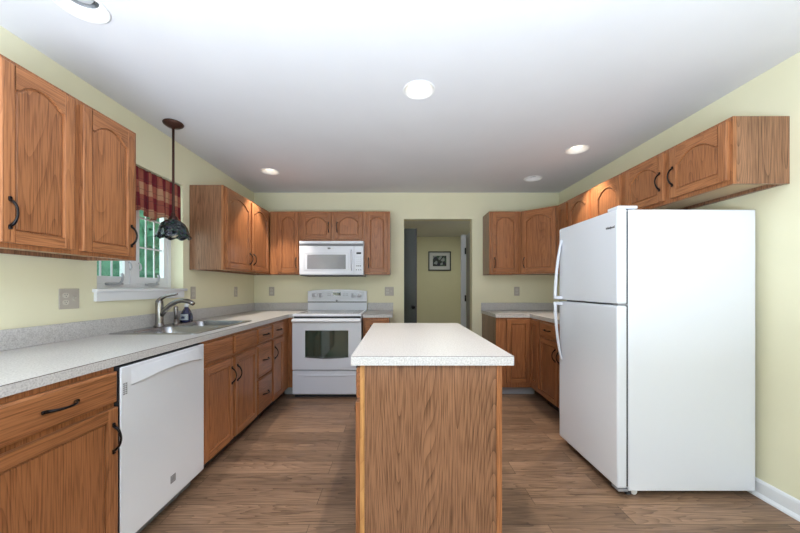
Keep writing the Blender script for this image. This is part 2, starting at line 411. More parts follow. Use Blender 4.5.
# sink window: frame, two casements, sill
w = struct('window_1', MB().cells([WY0, WY0+.035, 2.425, 2.475, WY1-.035, WY1], [1.2045, 1.240, WZ1-.035, WZ1],
    lambda u, v: not (1.240 < v < WZ1-.035 and (WY0+.035 < u < 2.425 or 2.475 < u < WY1-.035)), XL-.165, XL-.105, 'x'), white_trim)
for a0, a1 in ((WY0+.036, 2.424), (2.476, WY1-.036)):
    s = MB(); z0, z1 = 1.241, WZ1-.036
    s.cells([a0, a0+.042, a1-.042, a1], [z0, z0+.05, z1-.045, z1], lambda u, v: not (a0+.042 < u < a1-.042 and z0+.05 < v < z1-.045), XL-.150, XL-.112, 'x')
    s.build('casement_sash', white_trim, w)
    g = MB().box(XL-.132, XL-.128, a0+.040, a1-.040, z0+.048, z1-.043); g.build('window_pane', glass, w)
    q = MB(); gw = (a1-a0-.084)
    for k in (1, 2): q.box(XL-.135, XL-.1275, a0+.042+gw*k/3-.005, a0+.042+gw*k/3+.005, z0+.05, z1-.045)
    for k in (1, 2): q.box(XL-.1348, XL-.1278, a0+.042, a1-.042, z0+.05+.232*k-.006, z0+.05+.232*k+.006)
    q.build('muntin_bars', white_trim, w)
    cr = MB(); ym = a0+.15 if a0 > 2.3 else a0+.20
    cr.box(XL-.108, XL-.075, ym-.065, ym+.055, 1.230, 1.246, bev=.004)
    cr.tube([(XL-.085, ym+.03, 1.236), (XL-.07, ym+.035, 1.262), (XL-.06, ym+.03, 1.29), (XL-.062, ym+.02, 1.312)], [.008, .007, .008, .009])
    cr.build('casement_crank', crank_m, w)
    lk = MB(); yl = a1-.02 if a0 < 2.3 else a0+.02
    lk.tube([(XL-.10, yl, 1.40), (XL-.085, yl, 1.385), (XL-.08, yl, 1.36), (XL-.09, yl, 1.34)], .006)
    lk.build('sash_lock', plain('lock_grey', (.5, .5, .52), .4), w)
s = MB().box(XL-.104, XL+.030, WY0-.032, WY1+.018, 1.1822, 1.204, bev=.005)
s.cells([WY0-.022, WY1-.012], [1.126, 1.1822], lambda u, v: True, XL+.0005, XL+.018, 'x')
s.build('window_sill', white_trim, w)

# wide rear window behind the camera
w2 = MB(); n = 3; step = (RX1-RX0)/n
us = [RX0]; 
for k in range(n): us += [RX0+step*k+.05, RX0+step*(k+1)-.05]
us += [RX1]; us = sorted(set(us))
w2.cells(us, [RZ0, RZ0+.06, RZ1-.06, RZ1], lambda u, v: not (RZ0+.06 < v < RZ1-.06 and any(RX0+step*k+.05 < u < RX0+step*(k+1)-.05 for k in range(n))), YR-.11, YR-.05, 'y')
w2 = struct('window_2', w2, white_trim)
for k in range(n): MB().box(RX0+step*k+.048, RX0+step*(k+1)-.048, YR-.083, YR-.079, RZ0+.058, RZ1-.058).build('window_pane', glass, w2)

# beyond the doorway
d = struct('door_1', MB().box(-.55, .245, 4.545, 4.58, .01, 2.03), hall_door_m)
MB().box(.2452, .268, 4.54, 4.585, .01, 2.03).build('door_edge_strip', plain('shaded_edge', (.045, .04, .045), .5), d)  # strip coloured dark to paint in shade on a white jamb
MB().lathe([(.0, 0), (.022, .0), (.028, .02), (.02, .035), (.01, .04), (.012, .055)], (.215, 4.49, .94), 16, axis='y').build('door_knob', bronze, d)
d = struct('door_2', MB().box(1.012, 1.088, 5.20, 5.26, 0, 2.05), white_trim)
MB().faces([(1.09, 5.19, .01), (1.035, 4.50, .01), (1.07, 4.50, .01), (1.125, 5.19, .01), (1.09, 5.19, 2.03), (1.035, 4.50, 2.03), (1.07, 4.50, 2.03), (1.125, 5.19, 2.03)],
           [(0, 1, 2, 3), (4, 5, 6, 7), (0, 1, 5, 4), (1, 2, 6, 5), (2, 3, 7, 6), (3, 0, 4, 7)]) if False else None
lf = MB(); lf.faces([(1.09, 5.19, .01), (1.035, 4.50, .01), (1.07, 4.50, .01), (1.125, 5.19, .01), (1.09, 5.19, 2.03), (1.035, 4.50, 2.03), (1.07, 4.50, 2.03), (1.125, 5.19, 2.03)],
           [(0, 1, 2, 3), (4, 5, 6, 7), (0, 1, 5, 4), (1, 2, 6, 5), (2, 3, 7, 6), (3, 0, 4, 7)])
lf.build('door_leaf', hall_leaf_m, d)
for z in (.25, 1.04, 1.79): MB().box(1.066, 1.087, 5.185, 5.1995, z-.05, z+.05).build('hinge', bronze, d)
p = thing('framed_picture', 'black framed street print with white mat on hallway wall', 'picture', (1.025, YH-.003, 1.855))
MB().cells([-.275, -.25, .25, .275], [-.235, -.21, .21, .235], lambda u, v: not (abs(u) < .25 and abs(v) < .21), -.03, 0, 'y').build('picture_frame', black_plain, p)
MB().box(-.25, .25, -.012, -.002, -.21, .21).build('picture_mat', paper, p)
MB().box(-.165, .165, -.014, -.0122, -.125, .13).build('picture_print', print_m, p)

# ------------------------------------------------------------------ cabinet parts
def pull(parent, x, z, yf, vertical=True, length=.105):
    m = MB(); pts = []; rs = []; n = 10
    for i in range(n+1):
        t = -1 + 2*i/n
        out = .030*(1 - t*t)**.75
        a = t*length/2
        pts.append((x, yf-.004-out, z+a) if vertical else (x+a, yf-.004-out, z)); rs.append(.0042+.0022*abs(t)**2)
    m.tube(pts, rs, seg=8)
    for e in (-1, 1):
        a = e*(length/2+.004)
        if vertical: m.box(x-.006, x+.006, yf-.008, yf, z+a-.009, z+a+.009, bev=.002, seg=1)
        else: m.box(x+a-.009, x+a+.009, yf-.008, yf, z-.006, z+.006, bev=.002, seg=1)
    return m.build('handle', bronze, parent)

def door(parent, x0, x1, z0, z1, yb=-.0005, handle=None, arch=True, st=.049, hz=None):
    """frame and panel door whose front faces -y; arch=True curves the top rail"""
    t = .0215; yf = yb - t; w = x1-x0; h = z1-z0
    st = min(st, w*.24)
    rise = min(.062, (w-2*st)*.25) if arch else 0.0
    o = MB()
    ox0, ox1, oz0 = x0+st, x1-st, z0+st
    zs = z1 - st - rise                      # shoulder height
    n = 14 if arch else 1
    def top(x):
        u = abs(2*(x-(ox0+ox1)/2)/(ox1-ox0))
        if u > .9: return zs
        return zs + rise*(1-(u/.9)**2)**.85 if arch else zs
    xs = [ox0+(ox1-ox0)*i/n for i in range(n+1)]
    o.slab(x0, ox0, z0, z1, yb, yf, .004, 0); o.slab(ox1, x1, z0, z1, yb, yf, .004, 0)
    # rails, grain level
    o.box(ox0, ox1, yf, yb, z0, oz0, 1)
    for i in range(n):
        a, b2 = xs[i], xs[i+1]; za, zb = top(a), top(b2)
        o.faces([(a, yf, za), (b2, yf, zb), (b2, yf, z1), (a, yf, z1), (a, yb, za), (b2, yb, zb), (b2, yb, z1), (a, yb, z1)],
                [(0, 1, 2, 3), (7, 6, 5, 4), (0, 4, 5, 1), (3, 2, 6, 7)], 1)
    # bead around the opening
    loop = [(ox0, oz0), (ox1, oz0)] + [(x, top(x)) for x in reversed(xs)]
    cx, cz = (ox0+ox1)/2, (oz0+zs)/2
    def inset(dd):
        out = []
        for (x, z) in loop:
            zz = z + dd if z < oz0+1e-6 else z - dd
            xx = cx + (x-cx)*((ox1-ox0)/2-dd)/((ox1-ox0)/2)
            out.append((xx, zz))
        return out
    k = len(loop)
    rings = [(loop, yf), (inset(.0025), yf+.0125), (inset(.0075), yf+.0130)]
    vs = [(x, y, z) for l, y in rings for x, z in l]
    o.faces(vs, [(r*k+i, r*k+(i+1) % k, (r+1)*k+(i+1) % k, (r+1)*k+i) for r in range(2) for i in range(k)], 0)
    D = o.build('door', [oak_v, oak_h], parent, weld=False)
    pm = MB(); rings = [(inset(.0055), yf+.0155), (inset(.0062), yf+.0095), (inset(.0115), yf+.0065)]      # raised panel set in the groove
    pv = [(x, y, z) for l, y in rings for x, z in l]
    pm.faces(pv, [(r*k+i, r*k+(i+1) % k, (r+1)*k+(i+1) % k, (r+1)*k+i) for r in range(2) for i in range(k)] + [tuple(range(2*k, 3*k)), tuple(range(k))[::-1]])
    pm.build('panel', oak_panel, D)
    if handle:
        hx = x0+.027 if handle == 'L' else x1-.027
        pull(D, hx, hz if hz is not None else (z0+.125), yf)
    return D
def drawer(parent, x0, x1, z0, z1, yb=-.0005, handle=True):
    o = MB().slab(x0, x1, z0, z1, yb, yb-.0195, .009)
    D = o.build('drawer', oak_h, parent)
    if handle: pull(D, (x0+x1)/2, (z0+z1)/2, yb-.0195, False)
    return D
def false_front(parent, x0, x1, z0, z1):
    return MB().slab(x0, x1, z0, z1, -.0005, -.020, .009).build('false_drawer_front', oak_h, parent)
def carcass(parent, w, z0, z1, d, upper=False, side=None, top=True):
    m = MB(); t = .016
    m.box(0, t, .02, d, z0, z1, 0); m.box(w-t, w, .02, d, z0, z1, 0)
    if top: m.box(t, w-t, .02, d, z1-t, z1, 0)
    m.box(t, w-t, d-.008, d, z0+.012 if upper else z0, z1-t, 0)
    m.box(t, w-t, .02, d-.008, z0+(.022 if upper else 0), z0+(.036 if upper else t), 1)
    if upper: m.box(t, w-t, d-.03, d-.0085, z0, z0+.021, 0)
    m.build('carcass', [side or oak_side, particle], parent)
    MB().box(0, w, 0, .0198, z0, z1).build('face_frame', oak_v, parent)
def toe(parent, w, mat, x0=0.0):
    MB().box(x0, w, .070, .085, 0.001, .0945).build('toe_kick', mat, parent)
LB = 'oak base cabinets under the worktops'; UB = 'oak wall cabinets with arched doors'
BZ0, BZ1 = .095, .8755
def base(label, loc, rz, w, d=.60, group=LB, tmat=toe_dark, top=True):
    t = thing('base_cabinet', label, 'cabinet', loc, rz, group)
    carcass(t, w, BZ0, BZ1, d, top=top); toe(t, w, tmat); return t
UZ0, UZ1 = 1.372, 2.134
def upper(label, loc, rz, w, z0=UZ0, d=.305):
    t = thing('wall_cabinet', label, 'cabinet', loc, rz, UB)
    carcass(t, w, z0, UZ1, d, True); return t

FX = -1.224                                   # face frames of the left run
R90 = PI/2
t = base('oak base cabinet with one wide drawer, nearest cabinet left of dishwasher', (FX, .915, 0), R90, .4945, .64)
drawer(t, .012, .4935, .722, .853); door(t, .012, .4935, .108, .700, handle='R', arch=False, hz=.575)
t = base('wide oak sink cabinet between dishwasher and drawer stack, with two doors', (FX, 2.019, 0), R90, .793, .64, top=False)
false_front(t, .020, .378, .722, .853); false_front(t, .406, .781, .722, .853)
door(t, .020, .378, .108, .700, handle='R', arch=False, hz=.575); door(t, .406, .781, .108, .700, handle='L', arch=False, hz=.575)
t = base('oak cabinet of three stacked drawers beside the sink cabinet', (FX, 2.814, 0), R90, .336, .64, top=False)
drawer(t, .014, .322, .722, .853); drawer(t, .014, .322, .425, .702); drawer(t, .014, .322, .108, .405)
t = base('narrow oak corner cabinet between drawer stack and white range', (FX, 3.152, 0), R90, .50, .64)
drawer(t, .020, .306, .722, .853); door(t, .020, .306, .108, .700, handle='L', arch=False, hz=.575)
MB().box(.5005, .520, -.068, .0, BZ0, BZ1).build('corner_filler', oak_v, t)
MB().box(.56, .575, -.068, .06, .001, .0945).build('toe_kick', toe_grey, t)
t = base('narrow oak base cabinet between range and doorway, behind island', (-.386, 3.655, 0), 0, .290, .615)
drawer(t, .02, .27, .722, .853); door(t, .02, .27, .108, .700, handle='L', arch=False, hz=.575)
# right corner: one L-shaped cabinet
t = thing('base_cabinet', 'oak corner base cabinet with two plain doors right of doorway', 'cabinet', (1.10, 3.655, 0), 0, LB)
cm = MB(); cm.box(0, .016, .02, .615, BZ0, BZ1); cm.box(.016, .994, .60, .615, BZ0, BZ1); cm.box(.016, .994, .02, .60, BZ0, BZ0+.016); cm.box(.016, .994, .02, .60, BZ1-.016, BZ1)
cm.build('carcass', [oak_side], t)
MB().box(0, .394, 0, .0198, BZ0, BZ1).build('face_frame', oak_v, t)
MB().box(.3945, .414, -.235, 0.0198, BZ0, BZ1).build('face_frame', oak_v, t)
door(t, .115, .372, .150, .858, arch=False)
MB().box(.05, .46, .070, .085, .001, .0945).build('toe_kick', toe_grey, t)
D = door(t, 0, .205, .150, .858, arch=False)
D.location = (.394, -.018, 0); D.rotation_euler = (0, 0, -R90)
t = base('oak base cabinet with drawers over doors beside fridge', (1.495, 3.416, 0), -R90, .815)
drawer(t, .014, .392, .722, .853); drawer(t, .42, .80, .722, .853)
door(t, .014, .392, .108, .700, handle='R', arch=False, hz=.575); door(t, .42, .80, .108, .700, handle='L', arch=False, hz=.575)

# wall cabinets
t = upper('large oak wall cabinet with two arched doors, left of sink window', (-1.566, 1.262, 0), R90, .695)
door(t, .012, .306, UZ0+.020, UZ1-.022, handle='L', hz=1.51); door(t, .346, .660, UZ0+.020, UZ1-.022, handle='R', hz=1.51)
t = upper('oak wall cabinet with exposed side, between sink window and back corner', (-1.566, 2.940, 0), R90, 1.333)
door(t, .030, .502, UZ0+.020, UZ1-.022, handle='R', hz=1.51); door(t, .540, .985, UZ0+.020, UZ1-.022, handle='L', hz=1.51)
UY = 3.968
t = upper('narrow oak wall cabinet left of the microwave', (-1.545, UY, 0), 0, .358)
door(t, .098, .346, UZ0+.020, UZ1-.022, handle='R', hz=1.51)
t = upper('short oak wall cabinet directly above the microwave', (-1.185, UY, 0), 0, .779, 1.772)
door(t, .030, .380, 1.797, UZ1-.022, handle='R', hz=1.94); door(t, .428, .760, 1.797, UZ1-.022, handle='L', hz=1.94)
t = upper('narrow oak wall cabinet right of the microwave', (-.404, UY, 0), 0, .312)
door(t, .026, .286, UZ0+.020, UZ1-.022, handle='L', hz=1.51)
t = upper('oak wall cabinet with one door just right of the doorway', (1.112, UY, 0), 0, .384)
door(t, .030, .345, UZ0+.020, UZ1-.022, handle='L', hz=1.51)
# diagonal corner cabinet
DA, DB = Vector((1.498, UY)), Vector((1.803, 3.663))
t = thing('wall_cabinet', 'oak corner wall cabinet with angled front, right back corner', 'cabinet', (DA.x, DA.y, 0), -PI/4, UB)
dl = (DB-DA).length
MB().box(0, dl, 0, .0198, UZ0, UZ1).build('face_frame', oak_v, t)
inv = Matrix.Rotation(PI/4, 2)
poly = [inv @ (Vector(q)-DA) for q in ((DA.x+.016, DA.y+.016), (DB.x+.016, DB.y+.016), (2.109, 3.679), (2.109, 4.274), (1.514, 4.274))]
cm = MB(); cm.prism([(q.x, q.y) for q in poly], 'z', UZ0+.002, UZ1-.001); cm.build('carcass', oak_side, t)
door(t, .022, dl-.026, UZ0+.020, UZ1-.022, handle='L', hz=1.51)
UX = 1.803
t = upper('narrowest oak wall cabinet on right wall, between angled corner cabinet and double cabinet', (UX, 3.661, 0), -R90, .218)
door(t, .010, .196, UZ0+.020, UZ1-.022, handle='R', hz=1.51)
t = upper('oak double wall cabinet on right wall just beyond the fridge', (UX, 3.441, 0), -R90, .848)
door(t, .030, .390, UZ0+.020, UZ1-.022, handle='R', hz=1.51); door(t, .480, .816, UZ0+.020, UZ1-.022, handle='L', hz=1.51)
t = upper('short oak wall cabinet above the white fridge', (UX, 2.591, 0), -R90, .833, 1.771)
door(t, .030, .396, 1.794, UZ1-.022, handle='R', hz=1.93); door(t, .446, .818, 1.794, UZ1-.022, handle='L', hz=1.93)

# ------------------------------------------------------------------ worktops
CZ0, CZ1 = .8765, .914
HX0, HX1, HY0, HY1 = -1.825, -1.305, 2.09, 2.895      # sink cut-out
def keep(u, v):
    if HX0 < u < HX1 and HY0 < v < HY1: return False
    return u < -1.206 or v > 3.635
t = thing('worktop', 'long speckled grey laminate worktop on left wall with the sink', 'worktop', (0, 0, 0), 0, 'speckled laminate worktops')
MB().cells([-1.875, HX0, HX1, -1.206, -1.158], [.905, HY0, HY1, 3.635, 4.274], keep, CZ0, CZ1, 'z', 0, (.0028, 1)).build('counter_slab', [laminate, laminate_edge], t)
MB().box(-1.875, -1.856, .905, 4.274, CZ1+.0002, 1.012, bev=.002, seg=1).build('backsplash', laminate, t)
MB().box(-1.8555, -1.158, 4.255, 4.274, CZ1+.0002, 1.012, bev=.002, seg=1).build('backsplash', laminate, t)
t = thing('worktop', 'tiny speckled laminate worktop between range and doorway', 'worktop', (0, 0, 0), 0, 'speckled laminate worktops')
MB().cells([-.390, -.058], [3.635, 4.274], lambda u, v: True, CZ0, CZ1, 'z', 0, (.0028, 1)).build('counter_slab', [laminate, laminate_edge], t)
MB().box(-.390, -.058, 4.255, 4.274, CZ1+.0002, 1.012, bev=.002, seg=1).build('backsplash', laminate, t)
t = thing('worktop', 'speckled laminate corner worktop between doorway and fridge', 'worktop', (0, 0, 0), 0, 'speckled laminate worktops')
MB().cells([1.090, 1.472, 2.109], [2.60, 3.635, 4.274], lambda u, v: u > 1.472 or v > 3.635, CZ0, CZ1, 'z', 0, (.0028, 1)).build('counter_slab', [laminate, laminate_edge], t)
MB().box(1.090, 2.0895, 4.255, 4.274, CZ1+.0002, 1.012, bev=.002, seg=1).build('backsplash', laminate, t)
MB().box(2.090, 2.109, 2.60, 4.274, CZ1+.0002, 1.012, bev=.002, seg=1).build('backsplash', laminate, t)

# ------------------------------------------------------------------ island
IX0, IX1, IY0, IY1 = -.166, .457, 1.445, 2.715
t = thing('kitchen_island', 'freestanding oak island cabinet in the middle of the floor', 'island', (IX0, IY1, 0), -R90)
iw = IY1-IY0; idp = IX1-IX0
m = MB(); m.box(0, iw-.006, .02, idp, .0945, .8725, 0); m.box(0, iw-.02, .075, idp-.02, .001, .0945, 0)
m.build('carcass', [oak_side], t)
MB().box(0, iw, 0, .0198, .0945, .8725).build('face_frame', oak_edge, t)
MB().box(iw-.0058, iw, .021, idp-.021, .001, .8725).build('end_panel', oak_side, t)
MB().box(iw-.0058, iw+.004, idp-.0205, idp+.003, .001, .8725).build('corner_trim', oak_v, t)
for a in (0, iw/2):
    drawer(t, a+.02, a+iw/2-.012, .722, .853)
    door(t, a+.02, a+iw/4-.01, .108, .700, handle='R', arch=False, hz=.575); door(t, a+iw/4+.01, a+iw/2-.012, .108, .700, handle='L', arch=False, hz=.575)
t = thing('island_worktop', 'speckled pale laminate worktop on the island', 'worktop', (0, 0, 0), 0, 'speckled laminate worktops')
MB().cells([-.2025, .506], [1.4205, 2.745], lambda u, v: True, .8735, CZ1, 'z', 0, (.0022, 1)).build('counter_slab', [laminate, laminate_edge], t)

# ------------------------------------------------------------------ dishwasher
t = thing('dishwasher', 'white built-in dishwasher under the left worktop beside sink cabinet', 'dishwasher', (-1.2, 1.4115, 0), R90)
dw = .6045
MB().box(.004, dw-.002, .0022, .58, .1005, .868).build('tub_body', dark_gap, t)
m = MB(); m.box(0, dw, -.006, .002, .094, .866, bev=.003)
D = m.build('door', white_app, t)
# bulged handle band with a curved lower lip
m = MB(); n = 12; vs = []
for i in range(n+1):
    u = i/n; x = .054 + u*(dw-.066); zl = .772 + .022*math.sin(PI*u); bul = -.0062-.016*math.sin(PI*min(1, max(0, u)))**.35
    vs += [(x, -.0062, .852), (x, min(bul*.45, -.0064), .846), (x, bul, zl+.006), (x, -.0062, zl)]
fs = []
for i in range(n):
    for k in range(3): fs.append((i*4+k, i*4+k+1, (i+1)*4+k+1, (i+1)*4+k))
    fs.append((i*4+3, i*4, (i+1)*4, (i+1)*4+3))
fs += [(0, 1, 2, 3), (n*4+3, n*4+2, n*4+1, n*4)]
m.faces(vs, fs, 0, False); m.build('handle', white_app, D)
m = MB()
for k in range(6): m.box(.011, .020, -.0072, -.0062, .744+k*.0088, .750+k*.0088); m.box(.023, .032, -.0072, -.0062, .744+k*.0088, .750+k*.0088)
m.build('vent_grille', grey_plas, D)
m = MB(); m.cells([.308, .313, .341, .346], [.178, .183, .213, .218], lambda u, v: not (.313 < u < .341 and .183 < v < .213), -.0075, -.0062, 'y')
m.box(.3132, .3408, -.0068, -.0062, .1832, .2128, 1)
for a in (.316, .323, .330): m.box(a, a+.0045, -.0076, -.0069, .190, .208, 0)
m.build('badge', [grey_plas, plain('badge_grey', (.40, .40, .42), .3, .6)], D)
MB().box(.004, dw-.004, .075, .09, .001, .1).build('toe_panel', grey_plas, t)

# ------------------------------------------------------------------ sink, faucet, sprayer, soap
t = thing('kitchen_sink', 'double bowl stainless steel sink set in left worktop', 'sink', (-1.568, 2.4925, .9145))
sw, sl = .560, .835
bowls = [(.035, -.196, .425, .355), (.035, .196, .425, .355)]
m = MB(); zt = .0045
outer = rrect(0, 0, sw, sl, .03)
m.sheet_with_holes(outer, [rrect(*bb, .06) for bb in bowls], zt)
k = len(outer)
m.faces([(x, y, zt) for x, y in outer] + [(x*1.006, y*1.004, 0) for x, y in outer], [(i, (i+1) % k, k+(i+1) % k, k+i) for i in range(k)])
m.build('sink_deck', steel, t, weld=True)
for (bx_, by_, bw, bh) in bowls:
    m = MB(); loops = []
    for z, s in ((zt, 0), (zt-.006, .004), (-.09, .010), (-.150, .016), (-.168, .030), (-.172, .055)):
        loops.append([(x, y, z) for x, y in rrect(bx_, by_, bw-2*s, bh-2*s, max(.02, .06-s*.3))])
    k = len(loops[0]); vs = [v for l in loops for v in l]
    m.faces(vs, [(i*k+a, i*k+(a+1) % k, (i+1)*k+(a+1) % k, (i+1)*k+a) for i in range(len(loops)-1) for a in range(k)], 0, True)
    m.faces(loops[-1], [tuple(range(k))])
    m.build('bowl', steel, t)
    MB().lathe([(.0, .004), (.02, .002), (.038, .003), (.043, 0)], (bx_, by_, -.1718), 20).build('drain', chrome, t)
FB = (-1.785, 2.45, .9192)
t = thing('faucet', 'brushed nickel single lever faucet behind the sink bowls', 'faucet', FB)
MB().lathe([(.036, 0), (.036, .008), (.029, .014), (.027, .03), (.026, .12), (.026, .168), (.024, .192), (.014, .205), (0, .208)], seg=24).build('body', chrome, t)
MB().tube([(.012, 0, .085), (.045, 0, .128), (.085, 0, .164), (.13, 0, .188), (.17, 0, .196), (.21, 0, .192), (.24, 0, .180), (.258, 0, .168)], [.019, .019, .018, .017, .017, .017, .016, .014], seg=14).build('spout', chrome, t)
MB().tube([(-.002, 0, .195), (.016, 0, .213), (.05, 0, .228), (.09, 0, .236), (.125, 0, .242), (.138, 0, .247)], [.017, .014, .010, .0085, .008, .007], seg=10).build('lever', chrome, t)
t = thing('side_sprayer', 'nickel side sprayer standing between faucet and soap bottle', 'sprayer', (-1.785, 2.632, .9192))
MB().lathe([(.024, 0), (.024, .006), (.016, .012), (.015, .04)], seg=18).build('holder', chrome, t)
MB().lathe([(.0125, .0405), (.013, .075), (.017, .110), (.016, .136), (.008, .145), (0, .146)], seg=18).build('spray_head', chrome, t)
t = thing('soap_bottle', 'dark blue dish soap bottle with white cap behind the sink', 'bottle', (-1.785, 2.765, .9192))
sq = lambda i, th, r, z: (r*(.80+.2*abs(math.sin(th))), z)
MB().lathe([(.036, 0), (.049, .004), (.053, .03), (.049, .06), (.038, .09), (.024, .112), (.017, .122), (.016, .128)], seg=28, ruffle=sq).build('bottle_body', navy, t)
MB().lathe([(.019, .1285), (.019, .146), (.012, .150), (.009, .158), (0, .159)], seg=20).build('cap', white_plas, t)
m = MB(); n = 8                                          # curved front label
for part, z0, z1, a0, a1 in ((0, .022, .070, -2.35, -.75), (1, .034, .058, -1.75, -1.25)):
    vs = []
    for i in range(n+1):
        a = a0+(a1-a0)*i/n
        for z, r in ((z0, .0530), (z1, .0465)):
            rr = r*(.80+.2*abs(math.sin(a)))+.0012+.0008*part
            vs.append((rr*math.cos(a), rr*math.sin(a), z))
    m.faces(vs, [(2*i, 2*i+2, 2*i+3, 2*i+1) for i in range(n)], part, True)
m.build('label', [plain('soap_label', (.55, .62, .66), .4), plain('soap_label_mark', (.03, .05, .12), .4)], t)

# ------------------------------------------------------------------ range
t = thing('range', 'white freestanding electric range between left counter and island', 'stove', (-1.1545, 3.60, 0))
rw = .758
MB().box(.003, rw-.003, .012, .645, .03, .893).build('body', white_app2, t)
m = MB(); m.box(0, rw, -.012, .60, .894, .922, bev=.007)
CT = m.build('cooktop', white_app, t)
MB().box(.03, rw-.03, .03, .585, .9222, .9235).build('glass_surface', cook_glass, CT)
for x, y, r in ((.2, .17, .105), (.56, .17, .08), (.2, .44, .08), (.56, .44, .105)):
    m = MB(); m.lathe([(r-.004, .9237), (r-.004, .9241), (r, .9241), (r, .9237)], (x, y, 0), 32, cap=False); m.lathe([(r*.62, .9237), (r*.62, .9241), (r*.62+.003, .9241), (r*.62+.003, .9237)], (x, y, 0), 32, cap=False)
    m.build('burner_ring', white_app2, CT)
# oven door
m = MB(); z0, z1 = .312, .872
m.cells([.004, .142, .616, rw-.004], [z0, .449, .742, z1], lambda u, v: not (.142 < u < .616 and .449 < v < .742), -.028, .010, 'y')
D = m.build('oven_door', white_app, t)
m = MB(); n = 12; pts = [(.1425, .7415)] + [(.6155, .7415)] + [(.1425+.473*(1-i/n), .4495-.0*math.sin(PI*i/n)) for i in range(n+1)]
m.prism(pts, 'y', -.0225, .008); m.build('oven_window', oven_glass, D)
m = MB(); m.prism([(.135+.488*i/n, .4490) for i in range(n+1)] + [(.135+.488*(1-i/n), .449-.002-.012*math.sin(PI*(1-i/n))) for i in range(n+1)], 'y', -.0295, -.0282); m.build('window_trim', black_glass, D)
m = MB(); m.prism([(-.029, .868), (-.062, .862), (-.068, .850), (-.062, .838), (-.046, .833), (-.042, .846), (-.029, .850)], 'x', .006, rw-.006); m.build('oven_handle', white_app, D)
MB().box(.01, rw-.01, .0105, .0115, .873, .8935).build('door_gap', dark_gap, t)
m = MB(); m.box(.004, rw-.004, -.026, .010, .045, .300, bev=.005)
D = m.build('storage_drawer', white_app, t)
m = MB(); n = 14; vs = []
for i in range(n+1):
    u = i/n; x = .06+u*(rw-.12); hh = .006+.016*math.sin(PI*u)**.6
    vs += [(x, -.0262, .262), (x, -.040, .256-.2*hh), (x, -.0262, .256-hh)]
m.faces(vs, [f for i in range(n) for f in ((3*i, 3*i+3, 3*i+4, 3*i+1), (3*i+1, 3*i+4, 3*i+5, 3*i+2))], 0, True)
m.build('drawer_pull', white_app, D)
MB().box(.01, rw-.01, .005, .0115, .3005, .3118).build('drawer_gap', dark_gap, t)
MB().box(.02, rw-.02, .02, .03, .002, .0295).build('kick_plate', dark_gap, t)
# backguard leaning slightly back, with arched top
m = MB(); prof = [(0, .922), (rw, .922), (rw, 1.165)] + [(rw*(1-i/14), 1.165+.022*math.sin(PI*i/14)**.7) for i in range(1, 14)] + [(0, 1.165)]
m.prism(prof, 'y', .605, .655)
B = m.build('backguard', white_app, t)
MB().box(.002, rw-.002, .6005, .6048, 1.020, 1.030).build('guard_seam', dark_gap, B)
m = MB(); m.prism([(.05, 1.058), (rw-.05, 1.058), (rw-.035, 1.16)] + [(rw-.035-(rw-.07)*i/12, 1.16+.012*math.sin(PI*i/12)) for i in range(1, 12)] + [(.035, 1.16)], 'y', .600, .6046)
CPN = m.build('control_panel', plain('control_panel_white', (.70, .72, .76), .3), B)
MB().box(.325, .425, .5975, .5998, 1.108, 1.148).build('clock_display', black_glass, CPN)
m = MB()
for a in range(4):
    for q in (0, 1): m.box(.255+a*.012, .262+a*.012, .5985, .5998, 1.105+q*.02, 1.112+q*.02); m.box(.455+a*.018, .463+a*.018, .5985, .5998, 1.105+q*.02, 1.112+q*.02)
m.build('keypad', grey_plas, CPN)
for x in (.088, .162, .585, .660):
    kn = MB().lathe([(.030, .5998), (.030, .594), (.024, .590), (.022, .578), (0, .577)], (x, 0, 1.112), 24, axis='y').build('knob', white_app, CPN)
    MB().box(x-.0025, x+.0025, .574, .5768, 1.092, 1.133).build('knob_pointer', grey_plas, kn)
m = MB(); m.lathe([(.013, .6048), (.013, .602), (0, .6018)], (.372, 0, 1.042), 20, 0, 'y'); m.box(.388, .412, .602, .6048, 1.035, 1.047, 1, .002)
m.build('maker_badge', [grey_plas, white_plas], B)

# ------------------------------------------------------------------ microwave
t = thing('microwave', 'white over-the-range microwave hung above the range', 'microwave', (-1.170, 3.878, 1.356))
mw, mh = .764, .408
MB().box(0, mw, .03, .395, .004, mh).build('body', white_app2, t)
MB().box(.006, mw-.006, .035, .385, -.004, .0035).build('bottom_panel', dark_gap, t)
MB().box(0, mw, .004, .0298, mh-.030, mh, bev=.003).build('vent_top', white_app, t)
m = MB()
for k in range(3): m.box(.004, mw-.004, .012+.0006*k, .0298, mh-.056+k*.0088, mh-.050+k*.0088)
m.build('vent_grille', grey_plas, t)
m = MB(); m.box(.003, .652, 0, .0298, .010, mh-.060, bev=.005)
D = m.build('door', white_app, t)
m = MB(); m.cells([.058, .064, .582, .588], [.058, .064, .262, .268], lambda u, v: not (.064 < u < .582 and .064 < v < .262), -.004, -.0002, 'y'); m.build('window_bezel', white_app2, D)
MB().box(.098, .555, -.0035, -.0002, .074, .245, bev=.001).build('window', mw_mesh, D)
m = MB(); m.tube([(.622, -.001, .060), (.622, -.024, .085), (.622, -.030, .15), (.622, -.030, .21), (.622, -.024, .275), (.622, -.001, .30)], [.009]*6, seg=10); m.build('handle', white_app, D)
m = MB(); m.lathe([(.011, -.0002), (.011, -.002), (0, -.0022)], (.365, 0, .320), 18, 0, 'y'); m.lathe([(.011, -.0002), (.011, -.003), (0, -.0032)], (.350, 0, .320), 18, 0, 'y'); m.box(.380, .412, -.0025, -.0002, .314, .326, 1)
m.build('maker_badge', [grey_plas, white_plas], D)
m = MB(); m.box(.654, mw-.001, 0, .0298, .010, mh-.060, bev=.004)
P = m.build('control_panel', white_app, t)
MB().box(.682, .736, -.0015, -.0002, .252, .274).build('display', black_glass, P)
